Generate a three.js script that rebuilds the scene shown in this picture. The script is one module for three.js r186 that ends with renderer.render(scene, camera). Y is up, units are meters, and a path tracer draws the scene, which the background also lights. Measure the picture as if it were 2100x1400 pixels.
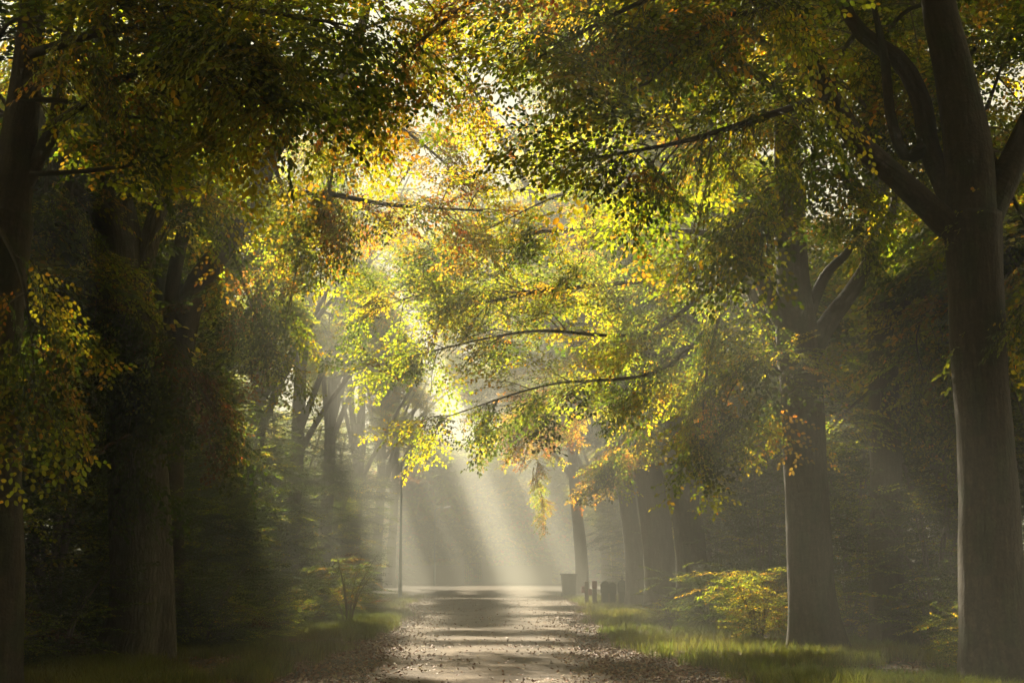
import * as THREE from 'three';
import { mergeGeometries } from 'three/addons/utils/BufferGeometryUtils.js';
import { RoundedBoxGeometry } from 'three/addons/geometries/RoundedBoxGeometry.js';

// ---------------------------------------------------------------- camera, sky, sun, haze
const scene = new THREE.Scene();
const F = 2917;                                    // focal length in pixels of a 2100 x 1400 picture (50 mm lens)
const camera = new THREE.PerspectiveCamera(2 * Math.atan(700 / F) * 180 / Math.PI, 1.5, 0.1, 1500);
camera.position.set(0, 1.45, 0);
camera.rotation.order = 'YXZ';
camera.rotation.set(Math.atan(465 / F), -30 / F, 0);
camera.updateMatrixWorld();

const SUN = new THREE.Vector3(-0.2335, 0.6018, -0.7637).normalize();
{
  const W = 512, H = 256, data = new Float32Array(W * H * 4);
  for (let j = 0; j < H; j++) for (let i = 0; i < W; i++) {
    const th = ((j + 0.5) / H - 0.5) * Math.PI, ph = ((i + 0.5) / W - 0.5) * 2 * Math.PI;
    const x = Math.cos(ph) * Math.cos(th), y = Math.sin(th), z = Math.sin(ph) * Math.cos(th);
    const c = Math.max(0, x * SUN.x + y * SUN.y + z * SUN.z), up = Math.max(0, y);
    const k = Math.pow(1 - up, 2.5), glow = 0.12 * Math.pow(c, 5) + 0.2 * Math.pow(c, 40);
    const o = (j * W + i) * 4;
    data[o] = 0.017 + 0.038 * k + glow * 0.9;
    data[o + 1] = 0.021 + 0.032 * k + glow * 0.93;
    data[o + 2] = 0.026 + 0.020 * k + glow * 0.78;
    data[o + 3] = 1;
  }
  const sky = new THREE.DataTexture(data, W, H, THREE.RGBAFormat, THREE.FloatType);
  sky.mapping = THREE.EquirectangularReflectionMapping; sky.magFilter = THREE.LinearFilter; sky.needsUpdate = true;
  scene.background = sky; scene.environment = sky;
  scene.backgroundIntensity = 1; scene.environmentIntensity = 1;
}
const sun = new THREE.DirectionalLight(new THREE.Color().setRGB(1, 0.89, 0.68), 5);
sun.position.copy(SUN).multiplyScalar(120).add(new THREE.Vector3(0, 0, -45)); sun.target.position.set(0, 0, -45);
sun.castShadow = true; sun.shadow.radius = 2.5; sun.shadow.mapSize.set(4096, 4096);
Object.assign(sun.shadow.camera, { left: -70, right: 70, top: 70, bottom: -70, near: 1, far: 320 });
scene.add(sun, sun.target);
scene.fog = new THREE.FogExp2(new THREE.Color().setRGB(0.95, 0.94, 0.82), 0.0104);
const EXPOSURE = 7.0;

// ---------------------------------------------------------------- helpers
const V = (x, y, z) => new THREE.Vector3(x, y, z);
function rngOf(seed) { let a = seed >>> 0; return () => { a = (a + 0x6D2B79F5) | 0; let t = Math.imul(a ^ (a >>> 15), 1 | a); t = (t + Math.imul(t ^ (t >>> 7), 61 | t)) ^ t; return ((t ^ (t >>> 14)) >>> 0) / 4294967296; }; }
const rnd = rngOf(20251);
const rr = (a, b, r = rnd) => a + (b - a) * r();
const gauss = (r = rnd) => (r() + r() + r() + r() - 2) * 0.87;
const clamp = (x, a, b) => Math.min(b, Math.max(a, x));
const sstep = (a, b, x) => { const t = clamp((x - a) / (b - a), 0, 1); return t * t * (3 - 2 * t); };
function h3(i, j, k) { let h = (Math.imul(i, 374761393) + Math.imul(j, 668265263) + Math.imul(k, 2147483647 - 1274126177)) | 0; h = Math.imul(h ^ (h >>> 13), 1274126177); return ((h ^ (h >>> 16)) >>> 0) / 4294967296; }
function noise3(x, y, z) {
  const i = Math.floor(x), j = Math.floor(y), k = Math.floor(z); let u = x - i, v = y - j, w = z - k;
  u = u * u * (3 - 2 * u); v = v * v * (3 - 2 * v); w = w * w * (3 - 2 * w);
  const l = (a, b, t) => a + (b - a) * t;
  return l(l(l(h3(i, j, k), h3(i + 1, j, k), u), l(h3(i, j + 1, k), h3(i + 1, j + 1, k), u), v), l(l(h3(i, j, k + 1), h3(i + 1, j, k + 1), u), l(h3(i, j + 1, k + 1), h3(i + 1, j + 1, k + 1), u), v), w);
}
const fbm = (x, y, z = 0, n = 4) => { let s = 0, a = 0.5, t = 0; for (let o = 0; o < n; o++) { s += a * noise3(x, y, z + o * 7.3); t += a; a *= 0.5; x *= 2.03; y *= 2.03; z *= 2.03; } return s / t; };
// a point at distance d ahead of the eye, seen in direction (px, py) of the 2100 x 1400 frame
function at(px, py, d) {
  const v = V((px - 1050) / F, (700 - py) / F, -1).applyQuaternion(camera.quaternion);
  return v.multiplyScalar(-d / v.z).add(camera.position);
}
const taken = new Map();
function numbered(name) { const n = taken.get(name) || 0; taken.set(name, n + 1); return n ? `${name}_${String(n).padStart(3, '0')}` : name; }
function tag(o, label, category, group) { o.userData.label = label; o.userData.category = category; if (group) o.userData.group = group; return o; }
function thing(name, label, category, p, group) { const o = new THREE.Group(); o.name = numbered(name); o.position.copy(p); tag(o, label, category, group); scene.add(o); return o; }
function mesh(name, geo, mat, parent) { const m = new THREE.Mesh(geo, mat); m.name = name; m.castShadow = m.receiveShadow = true; parent.add(m); return m; }
function part(name, geo, mat, root) { geo.translate(-root.position.x, -root.position.y, -root.position.z); return mesh(name, geo, mat, root); }

// ---------------------------------------------------------------- textures and materials
function dataTex(size, fn, srgb) {
  const d = new Uint8Array(size * size * 4);
  for (let j = 0; j < size; j++) for (let i = 0; i < size; i++) { const c = fn(i / size, j / size), o = (j * size + i) * 4; d[o] = clamp(c[0], 0, 1) * 255; d[o + 1] = clamp(c[1], 0, 1) * 255; d[o + 2] = clamp(c[2], 0, 1) * 255; d[o + 3] = 255; }
  const t = new THREE.DataTexture(d, size, size, THREE.RGBAFormat); t.wrapS = t.wrapT = THREE.RepeatWrapping; t.magFilter = THREE.LinearFilter; t.minFilter = THREE.LinearMipmapLinearFilter; t.generateMipmaps = true;
  if (srgb) t.colorSpace = THREE.SRGBColorSpace; t.needsUpdate = true; return t;
}
// seamless noise: blends across the border
function tile(fn) { return (u, v) => { const a = sstep(0.85, 1, u), b = sstep(0.85, 1, v), row = (y) => a > 0 ? fn(u, y) * (1 - a) + fn(u - 1, y) * a : fn(u, y); return b > 0 ? row(v) * (1 - b) + row(v - 1) * b : row(v); }; }
function noise2(x, y, k) { const i = Math.floor(x), j = Math.floor(y); let u = x - i, v = y - j; u = u * u * (3 - 2 * u); v = v * v * (3 - 2 * v); const a = h3(i, j, k), b = h3(i + 1, j, k), c = h3(i, j + 1, k), d = h3(i + 1, j + 1, k); return a + (b - a) * u + (c + (d - c) * u - a - (b - a) * u) * v; }
const fb2 = (x, y, z = 0, n = 4) => { let s = 0, a = 0.5, t = 0; for (let o = 0; o < n; o++) { s += a * noise2(x, y, Math.round(z * 10) + o * 17); t += a; a *= 0.5; x *= 2.03; y *= 2.03; } return s / t; };
const barkA = tile((u, v) => fb2(u * 9, v * 26, 1.5, 5)), barkB = tile((u, v) => fb2(u * 34, v * 7, 9.1, 4)), barkC = tile((u, v) => fb2(u * 5, v * 4, 4.4, 5)), barkD = tile((u, v) => fb2(u * 60, v * 60, 2.2, 3));
const beechColor = dataTex(512, (u, v) => { const w = barkA(u, v), s = barkB(u, v), p = sstep(0.5, 0.66, barkC(u, v)), g = barkD(u, v); const l = 0.20 + 0.10 * (w - 0.5) + 0.2 * (s - 0.5) + 0.16 * (g - 0.5); return [l + 0.04 - 0.03 * p, l + 0.01 * p, l - 0.07 - 0.02 * p]; }, true);
const beechBump = dataTex(512, (u, v) => { const w = barkA(u, v), s = barkB(u, v), g = barkD(u, v); const l = 0.5 + 0.5 * (w - 0.5) + 0.55 * (s - 0.5) + 0.35 * (g - 0.5); return [l, l, l]; });
const ridge = tile((u, v) => Math.abs(fb2(u * 22 + 1.5 * fb2(u * 4, v * 6, 3, 3), v * 5, 5.5, 4) - 0.5) * 4);
const oakColor = dataTex(512, (u, v) => { const r = clamp(ridge(u, v), 0, 1), g = barkD(u, v), p = sstep(0.5, 0.7, barkC(u, v)); const l = 0.24 + 0.16 * r + 0.14 * (g - 0.5); return [l + 0.04, l + 0.01 + 0.02 * p, l - 0.05]; }, true);
const oakBump = dataTex(512, (u, v) => { const r = clamp(ridge(u, v), 0, 1), g = barkD(u, v); const l = 0.2 + 0.6 * r + 0.2 * g; return [l, l, l]; });
const rep = (t, s) => { const c = t.clone(); c.repeat.set(s, s); c.needsUpdate = true; return c; };
const M = {};
M.beech = new THREE.MeshStandardMaterial({ map: rep(beechColor, 0.6), bumpMap: rep(beechBump, 0.6), bumpScale: 0.02, roughness: 0.85 });
M.oak = new THREE.MeshStandardMaterial({ map: rep(oakColor, 0.8), bumpMap: rep(oakBump, 0.8), bumpScale: 0.03, roughness: 0.9 });
M.twig = new THREE.MeshStandardMaterial({ color: new THREE.Color().setRGB(0.15, 0.12, 0.09), roughness: 0.85 });
M.leaf = new THREE.MeshPhysicalMaterial({ color: 0xffffff, vertexColors: true, roughness: 1, transmission: 0.78, thickness: 0, specularIntensity: 0.3, side: THREE.DoubleSide });
M.litter = new THREE.MeshPhysicalMaterial({ color: 0xffffff, vertexColors: true, roughness: 0.85, clearcoat: 0.15, clearcoatRoughness: 0.4, side: THREE.DoubleSide });
M.blade = new THREE.MeshPhysicalMaterial({ color: 0xffffff, vertexColors: true, roughness: 1, transmission: 0.5, thickness: 0, specularIntensity: 0.4, side: THREE.DoubleSide });

// ---------------------------------------------------------------- swept limbs
// pts: [Vector3 ...], radii: same count; lobes: how strongly the section is fluted near the base
function limbGeo(pts, radii, { seg = 14, step = 0.25, lobes = 0, flare = 0, seed = 1, rough = 0.04, cap = true } = {}) {
  const curve = new THREE.CatmullRomCurve3(pts, false, 'centripetal'), len = curve.getLength(), n = Math.max(3, Math.ceil(len / step));
  const pos = [], uv = [], idx = [];
  let side = null, along = 0, prev = null;
  for (let i = 0; i <= n; i++) {
    const t = i / n, c = curve.getPoint(t), tg = curve.getTangent(t);
    if (!side) { side = Math.abs(tg.y) > 0.9 ? V(1, 0, 0) : V(0, 1, 0); }
    side = side.clone().addScaledVector(tg, -side.dot(tg)).normalize();
    const up = V().crossVectors(tg, side), k = t * (radii.length - 1), a = Math.min(radii.length - 2, Math.floor(k));
    const R0 = radii[a] + (radii[a + 1] - radii[a]) * (k - a);
    if (prev) along += prev.distanceTo(c); prev = c;
    const fl = flare * Math.exp(-along / 0.45);
    for (let j = 0; j <= seg; j++) {
      const an = j / seg * Math.PI * 2, ca = Math.cos(an), sa = Math.sin(an);
      let R = R0 * (1 + rough * 2.2 * (noise3(ca * 1.6 + seed * 9.7, sa * 1.6 + 4, along * 0.9) - 0.5) + rough * 1.2 * (noise3(ca * 4 + seed, sa * 4, along * 2.1) - 0.5));
      if (lobes) R *= 1 + lobes * (0.35 + 0.65 * Math.exp(-along / 3)) * (Math.sin(an * 5 + seed * 2 + 0.25 * along) * 0.6 + Math.sin(an * 8 + seed * 5 - 0.15 * along) * 0.4);
      if (fl) R *= 1 + fl * (0.55 + 0.45 * Math.sin(an * 5 + seed * 3));
      pos.push(c.x + (side.x * ca + up.x * sa) * R, c.y + (side.y * ca + up.y * sa) * R, c.z + (side.z * ca + up.z * sa) * R);
      uv.push(j / seg * Math.max(1, Math.round(Math.PI * 2 * radii[0] * 1.67)) / 1.67, along);
    }
  }
  const w = seg + 1;
  for (let i = 0; i < n; i++) for (let j = 0; j < seg; j++) { const a = i * w + j; idx.push(a, a + w, a + 1, a + 1, a + w, a + w + 1); }
  if (cap) { const c = curve.getPoint(1); pos.push(c.x, c.y, c.z); uv.push(0, along); for (let j = 0; j < seg; j++) idx.push(n * w + j, n * w + seg + 1, n * w + j + 1); }
  const g = new THREE.BufferGeometry();
  g.setAttribute('position', new THREE.Float32BufferAttribute(pos, 3)); g.setAttribute('uv', new THREE.Float32BufferAttribute(uv, 2)); g.setIndex(idx); g.computeVertexNormals();
  const nn = g.attributes.normal;                    // close the seam of the shading normals
  for (let i = 0; i <= n; i++) { const a = i * w, b = a + seg, s = V(nn.getX(a) + nn.getX(b), nn.getY(a) + nn.getY(b), nn.getZ(a) + nn.getZ(b)).normalize(); nn.setXYZ(a, s.x, s.y, s.z); nn.setXYZ(b, s.x, s.y, s.z); }
  return g;
}

// ---------------------------------------------------------------- leaf sprays (prototypes for the foliage)
class Raw {
  constructor() { this.p = []; this.n = []; this.c = []; this.leaf = []; this.wood = []; }
  vert(v, c) { this.p.push(v.x, v.y, v.z); this.c.push(c[0], c[1], c[2]); return this.p.length / 3 - 1; }
  // an oval leaf folded along its midrib; o: base, d: along, n: face normal
  oval(o, d, n, L, W, c, curl = 0.12) {
    const s = V().crossVectors(n, d).normalize(), q = (t, w, f) => this.vert(o.clone().addScaledVector(d, L * t).addScaledVector(s, W * w).addScaledVector(n, L * f), c);
    const b = q(0, 0, 0), m = q(0.5, 0, -0.06), t = q(1, 0, -curl * 1.6), l1 = q(0.24, 0.40, 0.06), l2 = q(0.62, 0.47, 0.05 - curl * 0.4), r1 = q(0.24, -0.40, 0.06), r2 = q(0.62, -0.47, 0.05 - curl * 0.4);
    this.leaf.push(b, m, l1, l1, m, l2, l2, m, t, b, r1, m, r1, r2, m, r2, t, m);
  }
  stick(a, b, r, c) {
    const d = b.clone().sub(a).normalize(), s = V().crossVectors(d, Math.abs(d.y) > 0.9 ? V(1, 0, 0) : V(0, 1, 0)).normalize(), u = V().crossVectors(d, s), k = [];
    for (const [e, q] of [[a, r], [b, r * 0.55]]) for (let j = 0; j < 3; j++) { const an = j * 2.094; k.push(this.vert(e.clone().addScaledVector(s, Math.cos(an) * q).addScaledVector(u, Math.sin(an) * q), c)); }
    for (let j = 0; j < 3; j++) { const h = (j + 1) % 3; this.wood.push(k[j], k[h], k[j + 3], k[h], k[h + 3], k[j + 3]); }
  }
  build() {
    const g = new THREE.BufferGeometry();
    g.setAttribute('position', new THREE.Float32BufferAttribute(this.p, 3)); g.setAttribute('color', new THREE.Float32BufferAttribute(this.c, 3));
    g.setIndex([...this.leaf, ...this.wood]); g.addGroup(0, this.leaf.length, 0); g.addGroup(this.leaf.length, this.wood.length, 1); g.computeVertexNormals();
    return g;
  }
}
const leafTone = (r) => { const v = rr(0.65, 1.3, r), k = r(); return k < 0.07 ? [v * 1.7, v * 0.95, v * 0.7] : k < 0.25 ? [v * 1.3, v * 1.05, v * 0.8] : k < 0.4 ? [v * 0.75, v * 0.9, v * 0.9] : [v, v, v]; };
// a flat fan of twigs about 1 m long with leaves set left and right along each
function sprayGeo(seed, { L = 0.078, W = 0.05, twigs = 9, gap = 0.052, droop = 0.14, ruffle = 0.6, fan = 0.42 } = {}) {
  const r = rngOf(seed), raw = new Raw(), wood = [1, 1, 1];
  const axis = (t) => V(t, -droop * t * t + 0.02 * Math.sin(t * 7 + seed), 0.05 * Math.sin(t * 5 + seed * 2));
  for (let i = 0; i < 6; i++) raw.stick(axis(i / 6), axis((i + 1) / 6), 0.006 * (1 - i / 7), wood);
  const leafAt = (o, d) => {
    const n = V(gauss(r) * ruffle, 1, gauss(r) * ruffle).normalize(); n.addScaledVector(d, -n.dot(d)).normalize();
    const s = rr(0.7, 1.2, r); raw.oval(o, d, n, L * s, W * s, leafTone(r), rr(0.02, 0.2, r));
  };
  for (let i = 0; i < twigs; i++) {
    const t = 0.08 + 0.86 * i / (twigs - 1), side = i % 2 ? 1 : -1, o = axis(t), len = (fan * (1 - 0.62 * t) + 0.1) * rr(0.75, 1.2, r);
    const dir = V(0.75, -0.08 + 0.18 * gauss(r), side * rr(0.55, 0.95, r)).normalize();
    raw.stick(o, o.clone().addScaledVector(dir, len), 0.003, wood);
    for (let k = 0, q = 0.03; q < len + 0.03; q += gap * rr(0.8, 1.25, r), k++) {
      const b = o.clone().addScaledVector(dir, Math.min(q, len)), sd = k % 2 ? 1 : -1, end = q >= len;
      leafAt(b, dir.clone().add(V(-dir.z * sd, -0.15 + 0.3 * gauss(r), dir.x * sd).multiplyScalar(end ? 0.1 : rr(0.6, 1.1, r))).normalize());
    }
  }
  for (let k = 0; k < 12; k++) { const t = k / 11, sd = k % 2 ? 1 : -1; leafAt(axis(t), V(0.7, -0.1 + 0.2 * gauss(r), sd * rr(0.3, 0.9, r)).normalize()); }
  return raw.build();
}
const SPRAY = [1, 2, 3, 4].map((k) => sprayGeo(100 + k));
const LANK = [1, 2].map((k) => sprayGeo(300 + k, { L: 0.1, W: 0.036, twigs: 7, gap: 0.06, droop: 0.25, ruffle: 0.7, fan: 0.3 }));
const DENSE = [1, 2, 3].map((k) => sprayGeo(500 + k, { L: 0.11, W: 0.075, twigs: 9, gap: 0.075, droop: 0.2, ruffle: 0.8, fan: 0.5 }));
const KINDS = { spray: SPRAY, lank: LANK, dense: DENSE };
const TINT = {
  deep: [0.075, 0.115, 0.009], green: [0.095, 0.135, 0.009], lime: [0.32, 0.365, 0.013], yellow: [0.48, 0.425, 0.016],
  gold: [0.46, 0.28, 0.02], orange: [0.38, 0.15, 0.024], rust: [0.17, 0.065, 0.02],
};
function mixTint(mix, r = rnd) {                    // mix: { lime: 3, yellow: 1 }
  const e = Object.entries(mix); let s = 0; for (const [, w] of e) s += w; let q = r() * s, name = e[0][0];
  for (const [k, w] of e) { if (q < w) { name = k; break; } q -= w; }
  const c = TINT[name], v = rr(0.75, 1.25, r); return [c[0] * v * rr(0.9, 1.1, r), c[1] * v, c[2] * v];
}
class Foliage {
  constructor(kind = 'spray') { this.kind = kind; this.items = KINDS[kind].map(() => []); }
  add(p, dir, up, s, tint) {
    const x = dir.clone().normalize(), y = up.clone().addScaledVector(x, -up.dot(x)).normalize(), z = V().crossVectors(x, y);
    const m = new THREE.Matrix4().makeBasis(x.multiplyScalar(s), y.multiplyScalar(s), z.multiplyScalar(s * (rnd() < 0.5 ? 1 : 1))).setPosition(p);
    this.items[Math.floor(rnd() * this.items.length)].push([m, tint]);
  }
  get count() { return this.items.reduce((a, b) => a + b.length, 0); }
  build(name, root, mat = M.leaf) {
    this.items.forEach((list, k) => {
      if (!list.length) return;
      const im = new THREE.InstancedMesh(KINDS[this.kind][k], [mat, M.twig], list.length); im.name = name; im.castShadow = im.receiveShadow = true;
      const c = new THREE.Color(), off = new THREE.Matrix4().makeTranslation(-root.position.x, -root.position.y, -root.position.z);
      list.forEach(([m, t], i) => { im.setMatrixAt(i, off.clone().multiply(m)); im.setColorAt(i, c.setRGB(t[0], t[1], t[2])); });
      im.userData.kind = 'stuff'; root.add(im);
    });
  }
}
// Openings in the canopy: where the sun comes through, followed down to the ground along the sunlight.
const SHAFTS = [];                                   // [x, z, half width, half depth, lowest height that is cleared]
function opened(p, openness = null, w = 0) {
  const k = p.y / SUN.y, gx = p.x - SUN.x * k, gz = -(p.z - SUN.z * k);
  for (const [x, z, a, b, h] of SHAFTS) if (p.y > h && ((gx - x) / (a + w)) ** 2 + ((gz - z) / (b + w * 1.5)) ** 2 < 1) return true;
  if (openness === null) return false;
  const o = typeof openness === 'function' ? openness(gx, gz) : openness;
  return fbm(gx / 2.1 + 5, gz / 3.0, 3.3, 3) < o;
}
// sprays round a bough: path points, how far the leaves reach, number of sprays
function leafBough(fol, path, { n = 60, reach = 0.9, flat = 0.75, from = 0.25, scale = [0.7, 1.15], mix = { green: 1 }, droop = 0.15, open = null, hang = 0 } = {}) {
  const curve = new THREE.CatmullRomCurve3(path, false, 'centripetal'), up = V(0, 1, 0), sub = [];
  n *= 0.5; const m = Math.max(4, Math.round(n / 4));
  for (let i = 0; i < m; i++) {                       // side branches, each a chain of sprays
    const t = from + (1 - from) * clamp((i + rr(-1.2, 2.2)) / m, 0, 1), o = curve.getPoint(Math.min(1, t)), tg = curve.getTangent(Math.min(1, t));
    const sd = V().crossVectors(tg, up).normalize().multiplyScalar(i % 2 ? 1 : -1), len = reach * rr(0.25, 1.35) * (1 - 0.3 * t);
    const d = sd.clone().multiplyScalar(rr(0.3, 1)).addScaledVector(tg, rr(0.15, 0.9)).add(V(0, gauss() * flat - hang, 0)).normalize();
    const end = o.clone().addScaledVector(d, len).add(V(0, -droop * len, 0)), mid = o.clone().lerp(end, 0.5).add(V(gauss() * 0.12, 0.1 + gauss() * 0.12, gauss() * 0.12).multiplyScalar(len));
    sub.push([o, mid, end]);
    for (let k = 0; k < 4; k++) {
      const q = rr(0.15, 1), p = (q < 0.5 ? o.clone().lerp(mid, q * 2) : mid.clone().lerp(end, q * 2 - 1)).add(V(gauss() * 0.16, gauss() * 0.2, gauss() * 0.16));
      if (open !== null && opened(p, open)) continue;
      const sw = rr(-1.3, 1.3), dd = d.clone().applyAxisAngle(up, sw).add(V(0, -0.18 + 0.3 * gauss() - hang * 0.6, 0));
      fol.add(p, dd, V(gauss() * 0.35, 1, gauss() * 0.35).addScaledVector(SUN, 1.1), rr(scale[0], scale[1]), mixTint(mix));   // leaf planes lean towards the light
    }
  }
  return sub;
}
const twigGeos = (subs, r = 0.012) => subs.map((s) => limbGeo(s, [r, r * 0.7, r * 0.35], { seg: 5, step: 0.3, rough: 0.02, cap: false }));

// ---------------------------------------------------------------- ground
const groundY = (x, z) => 0.10 * (fbm(x / 5, z / 5, 2, 3) - 0.5) * sstep(2.2, 6, Math.abs(x)) + 0.25 * sstep(7, 20, Math.abs(x)) * fbm(x / 9, z / 9, 7, 2);
const roadL = (d) => -(1.75 + 0.25 * sstep(22, 34, d) + 1.1 * sstep(40, 56, d)) + 0.16 * (fbm(d / 2.6, 3, 1, 3) - 0.5) * 2;
const roadR = (d) => 1.45 + 0.3 * sstep(22, 34, d) + 1.3 * sstep(38, 54, d) + 0.16 * (fbm(d / 2.6, 8, 1, 3) - 0.5) * 2;
function sheet(xs, zs, y, uvScale = 1) {
  const p = [], uv = [], idx = [], w = xs.length;
  for (const z of zs) for (const x of xs) { const X = typeof x === 'function' ? x(-z) : x; p.push(X, y(X, z), z); uv.push(X * uvScale, z * uvScale); }
  for (let j = 0; j + 1 < zs.length; j++) for (let i = 0; i + 1 < w; i++) { const a = j * w + i; idx.push(a, a + w, a + 1, a + 1, a + w, a + w + 1); }
  const g = new THREE.BufferGeometry(); g.setAttribute('position', new THREE.Float32BufferAttribute(p, 3)); g.setAttribute('uv', new THREE.Float32BufferAttribute(uv, 2)); g.setIndex(idx); g.computeVertexNormals();
  if (g.attributes.normal.getY(0) < 0) { g.setIndex(idx.map((_, k) => idx[k - k % 3 + [0, 2, 1][k % 3]])); g.computeVertexNormals(); }
  return g;
}
const range = (a, b, n, e = 1) => Array.from({ length: n + 1 }, (_, i) => a + (b - a) * Math.pow(i / n, e));
{
  const n1 = tile((u, v) => fb2(u * 8, v * 8, 1, 5)), n2 = tile((u, v) => fb2(u * 40, v * 40, 5, 4)), n3 = tile((u, v) => fb2(u * 120, v * 120, 8, 2));
  const soil = dataTex(768, (u, v) => { const a = n1(u, v), b = n2(u, v), c = n3(u, v), l = 0.22 + 0.2 * (a - 0.5) + 0.22 * (b - 0.5) + 0.2 * (c - 0.5); return [l + 0.05, l, l - 0.07]; }, true);
  const soilB = dataTex(768, (u, v) => { const l = 0.5 * n2(u, v) + 0.5 * n3(u, v); return [l, l, l]; });
  M.soil = new THREE.MeshStandardMaterial({ map: rep(soil, 0.25), bumpMap: rep(soilB, 0.25), bumpScale: 0.05, roughness: 0.95 });
  const xs = [...range(-160, -12, 14).slice(0, -1), ...range(-12, 12, 60), ...range(12, 160, 14).slice(1)], zs = [...range(60, 0, 8).slice(0, -1), ...range(0, -100, 140).slice(0, -1), ...range(-100, -420, 30)];
  const gr = mesh('ground', sheet(xs, zs, groundY), M.soil, scene); gr.userData.kind = 'structure';
  const m1 = tile((u, v) => fb2(u * 6, v * 6, 11, 5)), m2 = tile((u, v) => fb2(u * 50, v * 50, 15, 4)), m3 = tile((u, v) => fb2(u * 200, v * 200, 18, 2)), m4 = tile((u, v) => fb2(u * 14, v * 3, 28, 3));
  const dirt = dataTex(768, (u, v) => { const a = m1(u, v), b = m2(u, v), c = m3(u, v), d = m4(u, v), l = 0.275 + 0.2 * (a - 0.5) + 0.14 * (b - 0.5) + 0.24 * (c - 0.5) + 0.14 * (d - 0.5); return [l + 0.065, l, l - 0.085]; }, true);
  const dirtB = dataTex(768, (u, v) => { const l = 0.3 * m1(u, v) + 0.35 * m2(u, v) + 0.35 * m3(u, v); return [l, l, l]; });
  M.road = new THREE.MeshStandardMaterial({ map: rep(dirt, 0.28), bumpMap: rep(dirtB, 0.28), bumpScale: 0.035, roughness: 0.95 });
  const road = mesh('road', sheet([roadL, (d) => roadL(d) * 0.75, (d) => roadL(d) * 0.5, (d) => roadL(d) * 0.25, 0, (d) => roadR(d) * 0.25, (d) => roadR(d) * 0.5, (d) => roadR(d) * 0.75, roadR], range(40, -128, 420), (x, z) => 0.012 + 0.03 * (fbm(x / 1.3, z / 3.5, 4, 3) - 0.5) + 0.03), M.road, scene);
  road.userData.kind = 'structure';
}

// ---------------------------------------------------------------- trees
const foot = (px, d) => { const x = (px - 1020) * d / F; return V(x, groundY(x, -d), -d); };
const path = (d0, ...p) => p.map(([x, y, d]) => at(x, y, d ?? d0));
function beginTree(name, label, base, group) { return thing(name, label, 'tree', base, group); }
const BEECH = { lime: 3.2, green: 3, yellow: 1.5, gold: 0.5 }, GOLD = { gold: 4, yellow: 3, lime: 2, orange: 1.5 }, RUST = { orange: 1.4, gold: 3, yellow: 3, lime: 2 };
// limbs: [part name, pts, radii, options]; boughs: [pts, radius, leaf options]
function buildTree(name, label, base, { mat = M.beech, trunk, limbs = [], boughs = [], kind = 'spray', extra, group }) {
  const t = beginTree(name, label, base, group);
  const [tp, tr, to] = trunk; part('trunk', limbGeo([base.clone().add(V(0, -0.15, 0)), ...tp], tr, { seg: 28, step: 0.12, flare: 0.55, ...to }), mat, t);
  limbs.forEach(([p, r, o], i) => part('limb', limbGeo(p, r, { seed: i + 3, ...o }), mat, t));
  const fol = new Foliage(kind), fine = [];
  for (const [p, r, o] of boughs) {
    if (r) part('branch', limbGeo(p, [r, r * 0.75, r * 0.5, r * 0.22], { seg: 8, step: 0.2, seed: p[0].x }), mat, t);
    fine.push(...twigGeos(leafBough(fol, p, o), Math.min(0.014, (r || 0.04) * 0.4)));
  }
  if (extra) fine.push(...(extra(fol) || []));
  if (fine.length) { const tw = part('twigs', mergeGeometries(fine), M.twig, t); tw.userData.kind = 'stuff'; }
  if (fol.count) fol.build('crown', t);
  return t;
}
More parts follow.
